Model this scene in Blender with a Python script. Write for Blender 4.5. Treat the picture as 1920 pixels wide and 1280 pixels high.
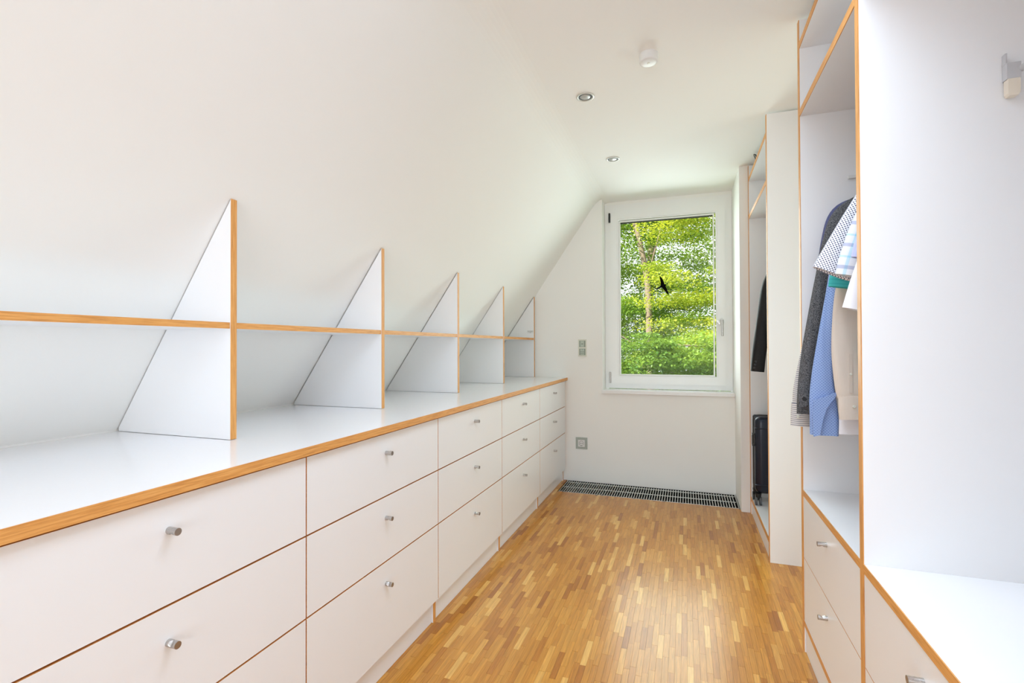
import bpy, bmesh, math, random
import numpy as np
from mathutils import Vector, Matrix, noise

random.seed(7)
sc = bpy.context.scene
for o in list(bpy.data.objects):
    bpy.data.objects.remove(o)
COL = sc.collection
PI = math.pi

# ------------------------------------------------------------------ camera
YAW, PITCH, ROLL, FPX, CAM_H = 0.33892, 0.00962, -0.00352, 925.72, 1.2
cy_, sy_ = math.cos(YAW), math.sin(YAW)
r0 = Vector((cy_, sy_, 0))
FWD = Vector((-sy_*math.cos(PITCH), cy_*math.cos(PITCH), math.sin(PITCH)))
u0 = r0.cross(FWD)
RIGHT = r0*math.cos(ROLL) + u0*math.sin(ROLL)
UP = u0*math.cos(ROLL) - r0*math.sin(ROLL)
cam_d = bpy.data.cameras.new('camera')
cam_d.sensor_width = 36.0
cam_d.lens = FPX/1920*36.0
cam_d.clip_start = 0.02
cam = bpy.data.objects.new('camera', cam_d)
COL.objects.link(cam)
cam.matrix_world = Matrix(((RIGHT.x, UP.x, -FWD.x, 0), (RIGHT.y, UP.y, -FWD.y, 0), (RIGHT.z, UP.z, -FWD.z, CAM_H), (0, 0, 0, 1)))
sc.camera = cam


def project(p):
    d = Vector(p) - Vector((0, 0, CAM_H))
    w = d.dot(FWD)
    if w < 0.05:
        return None
    return 960 + FPX*d.dot(RIGHT)/w, 640 - FPX*d.dot(UP)/w


# ------------------------------------------------------------------ light
sc.view_settings.view_transform = 'Standard'
sc.view_settings.look = 'None'
sc.view_settings.gamma = 1.0
sc.view_settings.use_curve_mapping = False
sc.view_settings.exposure = 0.18
sc.cycles.use_denoising = True
sc.cycles.max_bounces = 16
sc.cycles.diffuse_bounces = 12
sc.cycles.glossy_bounces = 4
sc.cycles.transparent_max_bounces = 16
sc.cycles.sample_clamp_indirect = 6.0

world = bpy.data.worlds.new('sky')
sc.world = world
world.use_nodes = True
wn = world.node_tree
wn.nodes['Background'].inputs['Color'].default_value = (0.90, 0.95, 1.0, 1)
wn.nodes['Background'].inputs['Strength'].default_value = 1.9

sun_d = bpy.data.lights.new('sun', 'SUN')
sun_d.energy = 11.5
sun_d.angle = math.radians(1.0)
sun_d.color = (1.0, 0.97, 0.84)
sun = bpy.data.objects.new('sun', sun_d)
COL.objects.link(sun)
sun.rotation_euler = Vector((0.45, 0.62, -0.64)).to_track_quat('-Z', 'Y').to_euler()


def area(name, loc, direction, sx, sy, power, color):
    d = bpy.data.lights.new(name, 'AREA')
    d.shape = 'RECTANGLE'
    d.size, d.size_y = sx, sy
    d.energy = power
    d.color = color
    o = bpy.data.objects.new(name, d)
    COL.objects.link(o)
    o.location = loc
    o.rotation_euler = Vector(direction).to_track_quat('-Z', 'Z').to_euler()
    return o


beam = area('window_daylight', (-0.16, 4.44, 1.64), (0, -1, 0), 0.86, 1.42, 10.9, (0.86, 1.0, 1.0))
beam.data.spread = math.radians(128)
area('assumed_rear_light', (-0.25, -3.05, 1.10), (0, 1, 0), 2.5, 1.3, 52.0, (0.81, 0.90, 1.0))  # added lamp for assumed daylight behind the camera; that wall has no window
area('rear_overhead_fill', (0.0, -0.1, 2.49), (0, 0, -1), 1.0, 2.8, 15.5, (0.63, 0.80, 1.05))  # added fill under the ceiling above the camera, no fixture there
lamp = area('overhead_fill', (0.05, 1.25, 2.497), (0, 0, -1), 0.8, 0.9, 8.8, (0.74, 0.89, 1.05))  # added unseen fill just ahead of the camera, brightens wardrobe interior
lamp.data.spread = math.radians(125)
area('assumed_passage_light', (2.2, 2.66, 1.35), (-1, 0, 0), 0.9, 2.2, 19.5, (0.88, 1.0, 0.95))  # added lamp for assumed light from the unseen passage, doubles as fill

# ------------------------------------------------------------------ materials


def new_mat(name):
    m = bpy.data.materials.new(name)
    m.use_nodes = True
    nt = m.node_tree
    return m, nt, nt.nodes['Principled BSDF']


def nd(nt, typ, **kw):
    n = nt.nodes.new(typ)
    for k, v in kw.items():
        setattr(n, k, v)
    return n


def math_n(nt, op, a, b=None):
    n = nt.nodes.new('ShaderNodeMath')
    n.operation = op
    for i, v in enumerate((a, b)):
        if v is None:
            continue
        if isinstance(v, (int, float)):
            n.inputs[i].default_value = v
        else:
            nt.links.new(v, n.inputs[i])
    return n.outputs[0]


def mix_rgb(nt, fac, a, b):
    n = nt.nodes.new('ShaderNodeMix')
    n.data_type = 'RGBA'
    for idx, v in ((0, fac), (6, a), (7, b)):
        if isinstance(v, (int, float)):
            n.inputs[idx].default_value = v
        elif isinstance(v, tuple):
            n.inputs[idx].default_value = (v[0], v[1], v[2], 1)
        else:
            nt.links.new(v, n.inputs[idx])
    return n.outputs[2]


def plain(name, col, rough=0.5, metal=0.0, bump=0.0, bscale=200.0, spec=0.5):
    m, nt, b = new_mat(name)
    b.inputs['Base Color'].default_value = (*col, 1)
    b.inputs['Roughness'].default_value = rough
    b.inputs['Metallic'].default_value = metal
    b.inputs['Specular IOR Level'].default_value = spec
    g = nd(nt, 'ShaderNodeNewGeometry')
    n = nd(nt, 'ShaderNodeTexNoise')
    n.inputs['Scale'].default_value = bscale
    n.inputs['Detail'].default_value = 4
    nt.links.new(g.outputs['Position'], n.inputs['Vector'])
    if bump:
        bp = nd(nt, 'ShaderNodeBump')
        bp.inputs['Strength'].default_value = bump
        bp.inputs['Distance'].default_value = 0.002
        nt.links.new(n.outputs['Fac'], bp.inputs['Height'])
        nt.links.new(bp.outputs['Normal'], b.inputs['Normal'])
    else:
        r = nd(nt, 'ShaderNodeMapRange')
        r.inputs['To Min'].default_value = max(rough - 0.03, 0.02)
        r.inputs['To Max'].default_value = min(rough + 0.03, 1)
        nt.links.new(n.outputs['Fac'], r.inputs['Value'])
        nt.links.new(r.outputs['Result'], b.inputs['Roughness'])
    return m


def oak(name, axis, dark=(0.50, 0.20, 0.045), mid=(0.72, 0.335, 0.085), light=(0.84, 0.45, 0.15)):
    m, nt, b = new_mat(name)
    g = nd(nt, 'ShaderNodeNewGeometry')
    mp = nd(nt, 'ShaderNodeMapping')
    s = [260.0, 260.0, 260.0]
    s['xyz'.index(axis)] = 11.0
    mp.inputs['Scale'].default_value = s
    nt.links.new(g.outputs['Position'], mp.inputs['Vector'])
    n = nd(nt, 'ShaderNodeTexNoise')
    n.inputs['Scale'].default_value = 1.0
    n.inputs['Detail'].default_value = 5
    n.inputs['Roughness'].default_value = 0.65
    nt.links.new(mp.outputs['Vector'], n.inputs['Vector'])
    cr = nd(nt, 'ShaderNodeValToRGB')
    cr.color_ramp.elements[0].position = 0.28
    cr.color_ramp.elements[0].color = (*dark, 1)
    cr.color_ramp.elements[1].position = 0.74
    cr.color_ramp.elements[1].color = (*light, 1)
    e = cr.color_ramp.elements.new(0.5)
    e.color = (*mid, 1)
    nt.links.new(n.outputs['Fac'], cr.inputs['Fac'])
    nt.links.new(cr.outputs['Color'], b.inputs['Base Color'])
    b.inputs['Roughness'].default_value = 0.45
    return m


M_WALL = plain('white_plaster', (0.89, 0.89, 0.865), 0.9, bump=0.08, bscale=90, spec=0.2)
M_CEIL = plain('white_ceiling_paint', (0.89, 0.89, 0.87), 0.9, bump=0.05, bscale=90, spec=0.2)
M_LAM = plain('white_laminate', (0.86, 0.86, 0.868), 0.34)
M_TOP = plain('white_glossy_laminate', (0.87, 0.87, 0.88), 0.16)
M_OAK = {a: oak('oak_edge_'+a, a) for a in 'xyz'}
M_STEEL = plain('brushed_steel', (0.52, 0.50, 0.48), 0.28, 1.0)
M_ALU = plain('aluminium', (0.72, 0.72, 0.68), 0.35, 0.85)
M_BLACK = plain('black_plastic', (0.012, 0.012, 0.013), 0.4)
M_PIT = plain('black_trough', (0.008, 0.009, 0.009), 0.8)
M_PVC = plain('white_window_frame', (0.88, 0.89, 0.885), 0.3)
M_SILL = plain('white_sill', (0.84, 0.84, 0.84), 0.25)
M_PLASTIC = plain('white_plastic', (0.78, 0.78, 0.77), 0.4)
M_CREAM = plain('cream_plastic', (0.72, 0.72, 0.63), 0.4)
M_GREYGLASS = plain('grey_green_glass', (0.40, 0.44, 0.40), 0.12)
M_INSERT = plain('grey_green_insert', (0.30, 0.35, 0.29), 0.3)
M_ROCKER = plain('pale_green_rocker', (0.48, 0.55, 0.47), 0.3)
M_DARKMARK = plain('dark_marking', (0.03, 0.035, 0.03), 0.5)
M_LENS = plain('lamp_reflector', (0.50, 0.50, 0.48), 0.25, 0.3)
M_RING = plain('lamp_ring', (0.62, 0.61, 0.57), 0.35, 0.5)
M_TAG = plain('translucent_cream_tag', (0.78, 0.70, 0.58), 0.4)
M_GREYMETAL = plain('pale_grey_metal', (0.60, 0.60, 0.61), 0.35, 0.3)
M_CHROME = plain('chrome', (0.75, 0.75, 0.75), 0.12, 1.0)


def floor_mat():
    m, nt, b = new_mat('oak_mosaic_parquet')
    at = nd(nt, 'ShaderNodeAttribute')
    at.attribute_name = 'tone'
    oi = nd(nt, 'ShaderNodeObjectInfo')
    g = nd(nt, 'ShaderNodeNewGeometry')
    off = nd(nt, 'ShaderNodeVectorMath', operation='SCALE')
    cmb = nd(nt, 'ShaderNodeCombineXYZ')
    cmb.inputs[0].default_value = 13.0
    cmb.inputs[1].default_value = 29.0
    cmb.inputs[2].default_value = 7.0
    nt.links.new(cmb.outputs[0], off.inputs[0])
    nt.links.new(at.outputs['Fac'], off.inputs['Scale'])
    add = nd(nt, 'ShaderNodeVectorMath', operation='ADD')
    nt.links.new(g.outputs['Position'], add.inputs[0])
    nt.links.new(off.outputs[0], add.inputs[1])
    mp = nd(nt, 'ShaderNodeMapping')
    mp.inputs['Scale'].default_value = (170, 9, 60)
    nt.links.new(add.outputs[0], mp.inputs['Vector'])
    n = nd(nt, 'ShaderNodeTexNoise')
    n.inputs['Scale'].default_value = 1.0
    n.inputs['Detail'].default_value = 5
    n.inputs['Distortion'].default_value = 0.8
    nt.links.new(mp.outputs['Vector'], n.inputs['Vector'])
    cr = nd(nt, 'ShaderNodeValToRGB')
    els = cr.color_ramp.elements
    els[0].position = 0.0
    els[0].color = (0.340, 0.118, 0.015, 1)
    els[1].position = 1.0
    els[1].color = (0.740, 0.420, 0.110, 1)
    for p, c in ((0.10, (0.430, 0.163, 0.020, 1)), (0.45, (0.530, 0.228, 0.032, 1)), (0.8, (0.610, 0.290, 0.050, 1))):
        e = els.new(p)
        e.color = c
    nt.links.new(at.outputs['Fac'], cr.inputs['Fac'])
    gr = nd(nt, 'ShaderNodeMapRange')
    gr.inputs['From Min'].default_value = 0.3
    gr.inputs['From Max'].default_value = 0.7
    gr.inputs['To Min'].default_value = 0.80
    gr.inputs['To Max'].default_value = 1.16
    nt.links.new(n.outputs['Fac'], gr.inputs['Value'])
    mul = nd(nt, 'ShaderNodeVectorMath', operation='SCALE')
    nt.links.new(cr.outputs['Color'], mul.inputs[0])
    nt.links.new(gr.outputs['Result'], mul.inputs['Scale'])
    nt.links.new(mul.outputs[0], b.inputs['Base Color'])
    b.inputs['Roughness'].default_value = 0.36
    b.inputs['Coat Weight'].default_value = 0.8
    b.inputs['Specular IOR Level'].default_value = 0.05
    b.inputs['Coat Roughness'].default_value = 0.24
    bp = nd(nt, 'ShaderNodeBump')
    bp.inputs['Strength'].default_value = 0.12
    bp.inputs['Distance'].default_value = 0.001
    nt.links.new(n.outputs['Fac'], bp.inputs['Height'])
    nt.links.new(bp.outputs['Normal'], b.inputs['Normal'])
    return m


M_FLOOR = floor_mat()
M_SUBFLOOR = plain('dark_joint', (0.10, 0.045, 0.015), 0.8)


def glass_mat():
    m, nt, b = new_mat('window_glass')
    nt.nodes.remove(b)
    out = nt.nodes['Material Output']
    tr = nd(nt, 'ShaderNodeBsdfTransparent')
    tr.inputs['Color'].default_value = (0.98, 0.99, 0.98, 1)
    gl = nd(nt, 'ShaderNodeBsdfGlossy')
    gl.inputs['Roughness'].default_value = 0.0
    fr = nd(nt, 'ShaderNodeFresnel')
    fr.inputs['IOR'].default_value = 1.3
    mx = nd(nt, 'ShaderNodeMixShader')
    nt.links.new(math_n(nt, 'MULTIPLY', fr.outputs[0], 0.22), mx.inputs[0])
    nt.links.new(tr.outputs[0], mx.inputs[1])
    nt.links.new(gl.outputs[0], mx.inputs[2])
    nt.links.new(mx.outputs[0], out.inputs['Surface'])
    return m


M_GLASS = glass_mat()


def leaf_mat(name, c1, c2):
    m, nt, b = new_mat(name)
    out = nt.nodes['Material Output']
    at = nd(nt, 'ShaderNodeAttribute')
    at.attribute_name = 'tone'
    col = mix_rgb(nt, at.outputs['Fac'], c1, c2)
    nt.links.new(col, b.inputs['Base Color'])
    b.inputs['Roughness'].default_value = 0.45
    t = nd(nt, 'ShaderNodeBsdfTranslucent')
    tc = mix_rgb(nt, at.outputs['Fac'], (c1[0]*1.5, c1[1]*1.35, c1[2]*0.6), (c2[0]*1.5, c2[1]*1.35, c2[2]*0.6))
    nt.links.new(tc, t.inputs['Color'])
    mx = nd(nt, 'ShaderNodeMixShader')
    mx.inputs[0].default_value = 0.45
    nt.links.new(b.outputs[0], mx.inputs[1])
    nt.links.new(t.outputs[0], mx.inputs[2])
    nt.links.new(mx.outputs[0], out.inputs['Surface'])
    return m


M_LEAF_A = leaf_mat('leaf_green', (0.07, 0.17, 0.03), (0.32, 0.46, 0.07))
M_LEAF_B = leaf_mat('leaf_bright_green', (0.12, 0.24, 0.03), (0.56, 0.59, 0.09))
M_LEAF_C = leaf_mat('leaf_dark_green', (0.08, 0.16, 0.05), (0.28, 0.38, 0.10))
M_BARK = plain('bark', (0.20, 0.15, 0.11), 0.9, bump=0.6, bscale=30)
M_LAWN = plain('lawn_green', (0.10, 0.20, 0.04), 0.95, bump=0.5, bscale=20)


# fabrics: patterns live in UV space measured in metres (u across, v along)
def fabric(name, base, kind='plain', second=(0, 0, 0), pitch=0.006, rough=0.85):
    m, nt, b = new_mat(name)
    b.inputs['Roughness'].default_value = rough
    b.inputs['Specular IOR Level'].default_value = 0.2
    uv = nd(nt, 'ShaderNodeUVMap')
    sep = nd(nt, 'ShaderNodeSeparateXYZ')
    nt.links.new(uv.outputs[0], sep.inputs[0])
    u, v = sep.outputs[0], sep.outputs[1]
    col = None
    if kind == 'dots':
        def dot(ou, ov):
            fu = math_n(nt, 'SUBTRACT', math_n(nt, 'FRACT', math_n(nt, 'ADD', math_n(nt, 'DIVIDE', u, pitch), ou)), 0.5)
            fv = math_n(nt, 'SUBTRACT', math_n(nt, 'FRACT', math_n(nt, 'ADD', math_n(nt, 'DIVIDE', v, pitch), ov)), 0.5)
            d2 = math_n(nt, 'ADD', math_n(nt, 'MULTIPLY', fu, fu), math_n(nt, 'MULTIPLY', fv, fv))
            return math_n(nt, 'LESS_THAN', d2, 0.042)
        f = math_n(nt, 'MAXIMUM', dot(10.0, 10.0), dot(10.5, 10.5))
        col = mix_rgb(nt, f, base, second)
    elif kind == 'stripes':
        f = math_n(nt, 'LESS_THAN', math_n(nt, 'FRACT', math_n(nt, 'ADD', math_n(nt, 'DIVIDE', v, pitch), 10.0)), 0.32)
        col = mix_rgb(nt, f, base, second)
    elif kind == 'fine':
        f = math_n(nt, 'MULTIPLY', math_n(nt, 'LESS_THAN', math_n(nt, 'FRACT', math_n(nt, 'ADD', math_n(nt, 'DIVIDE', u, pitch), 10.0)), 0.4), 0.6)
        col = mix_rgb(nt, f, base, second)
    elif kind == 'plaid':
        fu = math_n(nt, 'FRACT', math_n(nt, 'ADD', math_n(nt, 'DIVIDE', u, pitch), 10.15))
        fv = math_n(nt, 'FRACT', math_n(nt, 'ADD', math_n(nt, 'DIVIDE', v, pitch*1.1), 10.35))
        a1 = math_n(nt, 'LESS_THAN', fu, 0.22)
        a2 = math_n(nt, 'LESS_THAN', fv, 0.16)
        b1 = math_n(nt, 'LESS_THAN', math_n(nt, 'ABSOLUTE', math_n(nt, 'SUBTRACT', fu, 0.62)), 0.07)
        b2 = math_n(nt, 'LESS_THAN', math_n(nt, 'ABSOLUTE', math_n(nt, 'SUBTRACT', fv, 0.62)), 0.045)
        c = mix_rgb(nt, math_n(nt, 'MULTIPLY', math_n(nt, 'ADD', b1, b2), 0.55), base, (0.36, 0.68, 0.80))
        col = mix_rgb(nt, math_n(nt, 'MULTIPLY', math_n(nt, 'ADD', a1, a2), 0.42), c, second)
    elif kind == 'tweed':
        n = nd(nt, 'ShaderNodeTexNoise')
        n.inputs['Scale'].default_value = 420
        n.inputs['Detail'].default_value = 3
        g = nd(nt, 'ShaderNodeNewGeometry')
        nt.links.new(g.outputs['Position'], n.inputs['Vector'])
        r = nd(nt, 'ShaderNodeMapRange')
        r.inputs['From Min'].default_value = 0.38
        r.inputs['From Max'].default_value = 0.64
        nt.links.new(n.outputs['Fac'], r.inputs['Value'])
        col = mix_rgb(nt, r.outputs[0], base, second)
    if col is None:
        b.inputs['Base Color'].default_value = (*base, 1)
    else:
        nt.links.new(col, b.inputs['Base Color'])
    w = nd(nt, 'ShaderNodeTexNoise')
    w.inputs['Scale'].default_value = 700
    g2 = nd(nt, 'ShaderNodeNewGeometry')
    nt.links.new(g2.outputs['Position'], w.inputs['Vector'])
    bp = nd(nt, 'ShaderNodeBump')
    bp.inputs['Strength'].default_value = 0.15
    bp.inputs['Distance'].default_value = 0.0006
    nt.links.new(w.outputs['Fac'], bp.inputs['Height'])
    nt.links.new(bp.outputs['Normal'], b.inputs['Normal'])
    return m


# ------------------------------------------------------------------ builders
ORG = {}


class MB:
    """collects polygons; build() links them as one mesh object"""

    def __init__(self):
        self.v, self.f, self.m, self.s, self.uv = [], [], [], [], []

    def poly(self, pts, faces, mats=0, smooth=False, uvs=None):
        b = len(self.v)
        self.v += [tuple(p) for p in pts]
        for i, f in enumerate(faces):
            self.f.append([b+k for k in f])
            self.m.append(mats if isinstance(mats, int) else mats[i])
            self.s.append(smooth)
            self.uv.append(None if uvs is None else [uvs[k] for k in f])
        return self

    def box(self, x0, x1, y0, y1, z0, z1, m=0, **fm):
        """fm: material index for single faces xn xp yn yp zn zp"""
        p = [(x0, y0, z0), (x1, y0, z0), (x1, y1, z0), (x0, y1, z0), (x0, y0, z1), (x1, y0, z1), (x1, y1, z1), (x0, y1, z1)]
        f = [(0, 3, 2, 1), (4, 5, 6, 7), (0, 1, 5, 4), (2, 3, 7, 6), (1, 2, 6, 5), (0, 4, 7, 3)]
        ms = [fm.get(k, m) for k in ('zn', 'zp', 'yn', 'yp', 'xp', 'xn')]
        return self.poly(p, f, ms)

    def prism(self, pts, axis, a, b, m=0, caps=None):
        """extrude a 2D outline along axis from a to b"""
        n = len(pts)

        def mk(p, t):
            return (t, p[0], p[1]) if axis == 'x' else (p[0], t, p[1]) if axis == 'y' else (p[0], p[1], t)
        v = [mk(p, a) for p in pts] + [mk(p, b) for p in pts]
        f = [tuple(range(n)), tuple(range(2*n-1, n-1, -1))] + [(i, n+i, n+(i+1) % n, (i+1) % n) for i in range(n)]
        ms = [m if caps is None else caps]*2 + [m]*n
        return self.poly(v, f, ms)

    def cyl(self, p0, p1, r0_, r1_=None, n=16, m=0, caps=True, smooth=True):
        r1_ = r0_ if r1_ is None else r1_
        p0, p1 = Vector(p0), Vector(p1)
        d = (p1-p0).normalized()
        a = d.orthogonal().normalized()
        b = d.cross(a)
        v = []
        for p, r in ((p0, r0_), (p1, r1_)):
            for i in range(n):
                t = 2*PI*i/n
                v.append(p + a*(r*math.cos(t)) + b*(r*math.sin(t)))
        self.poly(v, [(i, (i+1) % n, n+(i+1) % n, n+i) for i in range(n)], m, smooth)
        if caps:
            self.poly(v[:n], [tuple(range(n-1, -1, -1))], m)
            self.poly(v[n:], [tuple(range(n))], m)
        return self

    def lathe(self, c, prof, n=28, m=0, axis='z', smooth=True):
        v = []
        for r, h in prof:
            for i in range(n):
                t = 2*PI*i/n
                x, y = r*math.cos(t), r*math.sin(t)
                v.append((c[0]+x, c[1]+y, c[2]+h) if axis == 'z' else (c[0]+x, c[1]+h, c[2]+y) if axis == 'y' else (c[0]+h, c[1]+x, c[2]+y))
        f = []
        for k in range(len(prof)-1):
            for i in range(n):
                j = (i+1) % n
                f.append((k*n+i, k*n+j, (k+1)*n+j, (k+1)*n+i))
        return self.poly(v, f, m, smooth)

    def tube(self, pts, r, n=8, m=0):
        pts = [Vector(p) for p in pts]
        v = []
        a = None
        for i, p in enumerate(pts):
            d = (pts[min(i+1, len(pts)-1)] - pts[max(i-1, 0)]).normalized()
            a = d.orthogonal().normalized() if a is None else (a - d*a.dot(d)).normalized()
            b = d.cross(a)
            for k in range(n):
                t = 2*PI*k/n
                v.append(p + a*(r*math.cos(t)) + b*(r*math.sin(t)))
        L = len(pts)
        f = [(i*n+k, i*n+(k+1) % n, (i+1)*n+(k+1) % n, (i+1)*n+k) for i in range(L-1) for k in range(n)]
        self.poly(v, f, m, True)
        self.poly(v[:n], [tuple(range(n-1, -1, -1))], m)
        self.poly(v[-n:], [tuple(range(n))], m)
        return self

    def mesh(self, name, mats, origin):
        me = bpy.data.meshes.new(name)
        o = Vector(origin)
        me.from_pydata([Vector(p)-o for p in self.v], [], self.f)
        for m in mats:
            me.materials.append(m)
        me.polygons.foreach_set('material_index', self.m)
        me.polygons.foreach_set('use_smooth', self.s)
        if any(u is not None for u in self.uv):
            l = me.uv_layers.new(name='UVMap')
            flat = []
            for f, u in zip(self.f, self.uv):
                for k in range(len(f)):
                    flat += list(u[k]) if u is not None else [0.0, 0.0]
            l.data.foreach_set('uv', flat)
        me.update()
        return me

    def build(self, name, mats, parent=None, origin=None):
        if not isinstance(mats, (list, tuple)):
            mats = [mats]
        if origin is None:
            a = np.array([tuple(p) for p in self.v])
            lo, hi = a.min(0), a.max(0)
            origin = ((lo[0]+hi[0])/2, (lo[1]+hi[1])/2, lo[2])
        return place(name, self.mesh(name, mats, origin), origin, parent)


def place(name, me, origin, parent=None):
    ob = bpy.data.objects.new(name, me)
    COL.objects.link(ob)
    ORG[ob.name] = Vector(origin)
    if parent is not None:
        ob.parent = parent
        ob.location = Vector(origin) - ORG[parent.name]
    else:
        ob.location = origin
    return ob


def tag(o, label, cat, group=None):
    o['label'] = label
    o['category'] = cat
    if group:
        o['group'] = group
    return o


def thing(name, loc, label, cat, group=None):
    o = bpy.data.objects.new(name, None)
    o.empty_display_size = 0.1
    COL.objects.link(o)
    o.location = loc
    ORG[o.name] = Vector(loc)
    return tag(o, label, cat, group)


def struct(o):
    o['kind'] = 'structure'
    return o


def empty_struct(name, loc):
    o = bpy.data.objects.new(name, None)
    o.empty_display_size = 0.1
    COL.objects.link(o)
    o.location = loc
    ORG[o.name] = Vector(loc)
    return struct(o)


# ------------------------------------------------------------------ room shell
CEIL = 2.5
YB = 4.3586            # far wall
YW = 4.5166            # window plane at the back of its recess
SLX0, SLZ0 = -1.822, 0.9176     # foot of the sloping wall, at worktop height
SLK = 1.4415
XCR = SLX0 + (CEIL-SLZ0)/SLK    # crease between slope and ceiling


def slope_x(z):
    return SLX0 + (z-SLZ0)/SLK


# left: low knee wall, slope, softly rounded crease
R = 0.16
ang = math.atan(SLK)
tl = R*math.tan(ang/2)
arc = []
c_x, c_z = XCR + tl, CEIL - R
for i in range(9):
    t = PI - (PI/2-ang) + (-(PI/2) + (PI/2-ang))*i/8
    t = (PI/2 + ang) - ang*i/8
    arc.append((c_x + R*math.cos(t), c_z + R*math.sin(t)))
out = [(SLX0, -0.05), (SLX0, SLZ0)] + arc + [(c_x+0.001, CEIL+0.25), (XCR-0.35, CEIL+0.25), (SLX0-0.35, SLZ0), (SLX0-0.35, -0.05)]
w = MB()
w.prism(out, 'y', -3.25, 4.75)
for i in range(len(w.f)):
    pass
struct(w.build('wall_left', M_WALL))
struct(MB().box(XCR+tl, 2.4, -3.25, 4.75, CEIL, CEIL+0.25).build('ceiling', M_CEIL))

w = MB()
w.box(SLX0-0.3, -0.6925, YB, 4.75, -0.05, CEIL)
w.box(-0.6925, 0.3700, YB, 4.75, -0.05, 0.787)
w.box(-0.6925, 0.3700, YW+0.07, 4.75, 2.472, CEIL)
w.box(0.3700, 2.4, 3.9230, 4.75, -0.05, CEIL)
struct(w.build('wall_back', M_WALL))
# wall above the frame, flush with the window plane
struct(MB().box(-0.6925, 0.37, YW+0.001, YW+0.07, 2.4735, CEIL).build('trim_1', M_WALL))
struct(MB().box(-2.3, 2.4, -3.35, -3.25, -0.05, CEIL).build('wall_front', M_WALL))
w = MB()
w.box(1.06, 1.2, -3.25, 2.2375, 0, CEIL)
w.box(1.06, 1.2, 3.056, 3.923, 0, CEIL)
w.box(1.06, 1.2, 2.2375, 3.056, 2.10, CEIL)
struct(w.build('wall_right', M_WALL))
struct(MB().box(2.3, 2.4, -3.25, 3.923, -0.05, CEIL).build('wall_passage', M_WALL))

# plaster lip behind the worktop
struct(MB().box(SLX0-0.02, SLX0+0.004, -0.462, YB, 0.9176, 0.931).build('trim_2', M_WALL))

# ------------------------------------------------------------------ floor
G0X, G1X, G0Y, G1Y = -1.002, 0.3625, 3.989, 4.356
fb = MB()
fb.box(-1.9, 2.3, -3.25, G0Y, -0.05, -0.0075)
fb.box(-1.9, G0X, G0Y, YB, -0.05, -0.0075)
floor = struct(fb.build('floor', M_SUBFLOOR, origin=(0, 0, 0)))

TONES = 20
SW, SL, GAP = 0.0225, 0.163, 0.0005
strip_mesh = []


def set_tone(me, vals):
    at = me.attributes.new('tone', 'FLOAT', 'FACE')
    at.data.foreach_set('value', vals)


for t in range(TONES):
    b = MB().box(-SW/2+GAP/2, SW/2-GAP/2, 0, SL-GAP, -0.0075, 0)
    me = b.mesh('parquet_strip', [M_FLOOR], (0, 0, 0))
    set_tone(me, [t/(TONES-1)]*6)
    strip_mesh.append(me)


def pick_tone():
    r = random.random()
    if r < 0.07:
        return random.uniform(0.0, 0.12)
    if r > 0.90:
        return random.uniform(0.8, 1.0)
    return min(max(random.gauss(0.45, 0.15), 0.1), 0.85)


strips = []
ncol = int((2.25+1.062)/SW)
for c in range(ncol):
    x = -1.0605 + SW*(c+0.5)
    y = -3.1 - random.random()*SL
    while y < YB:
        y0, y1 = y, y+SL
        y += SL
        if x > 0.47:
            if not (y0 > 2.05 and y1 < 3.3):
                continue
        ymax = YB-0.002 if x < G0X-0.005 else G0Y-0.001
        if x > G1X+0.01:
            ymax = 3.922
        if x > 0.44 and y1 > 3.9:
            continue
        if y0 > ymax-0.02:
            continue
        strips.append((x, y0, min(y1, ymax)))
scored = []
for i, (x, a, b_) in enumerate(strips):
    q = [project((x+sx, yy, 0)) for sx in (-SW/2, SW/2) for yy in (a, b_)]
    if any(p is None for p in q):
        continue
    cx = sum(p[0] for p in q)/4
    cyy = sum(p[1] for p in q)/4
    if not (0 < cx < 1920 and 0 < cyy < 1276) or b_-a < SL-0.002:
        continue
    if x < -1.03 or (x > 0.41 and a < 2.2):
        continue
    scored.append((-abs((q[2][0]-q[0][0])*(q[1][1]-q[0][1])), i))
scored.sort()
single = {i for _, i in scored[:300]}
rest = MB()
rest_t = []
for i, (x, a, b_) in enumerate(strips):
    if i in single:
        o = bpy.data.objects.new('parquet_strip', strip_mesh[int(pick_tone()*(TONES-1)+0.5)])
        COL.objects.link(o)
        o.parent = floor
        o.location = (x, a, random.uniform(-0.0002, 0.0002))
    else:
        dz = random.uniform(-0.0002, 0.0002)
        rest.box(x-SW/2+GAP/2, x+SW/2-GAP/2, a, b_-GAP, -0.0075, dz)
        rest_t += [pick_tone()]*6
me = rest.mesh('parquet_field', [M_FLOOR], (0, 0, 0))
set_tone(me, rest_t)
o = place('parquet_field', me, (0, 0, 0), floor)
o['kind'] = 'stuff'

# ------------------------------------------------------------------ floor grille
gr = thing('floor_grille', ((G0X+G1X)/2, (G0Y+G1Y)/2, -0.09), 'long aluminium bar grille sunk in the floor along the window wall', 'floor grille')
b = MB()
b.box(G0X, G1X, G0Y, G1Y, -0.092, -0.09)
b.box(G0X, G0X+0.002, G0Y, G1Y, -0.09, -0.004)
b.box(G1X-0.002, G1X, G0Y, G1Y, -0.09, -0.004)
b.box(G0X+0.002, G1X-0.002, G0Y, G0Y+0.002, -0.09, -0.004)
b.box(G0X+0.002, G1X-0.002, G1Y-0.002, G1Y, -0.09, -0.004)
b.build('trough', M_PIT, gr)
b = MB()
b.box(G0X, G1X, G0Y, G0Y+0.006, -0.004, 0.0015)
b.box(G0X, G0X+0.005, G0Y+0.006, G1Y, -0.004, 0.0015)
b.box(G1X-0.005, G1X, G0Y+0.006, G1Y, -0.004, 0.0015)
b.build('frame', M_ALU, gr)
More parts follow.
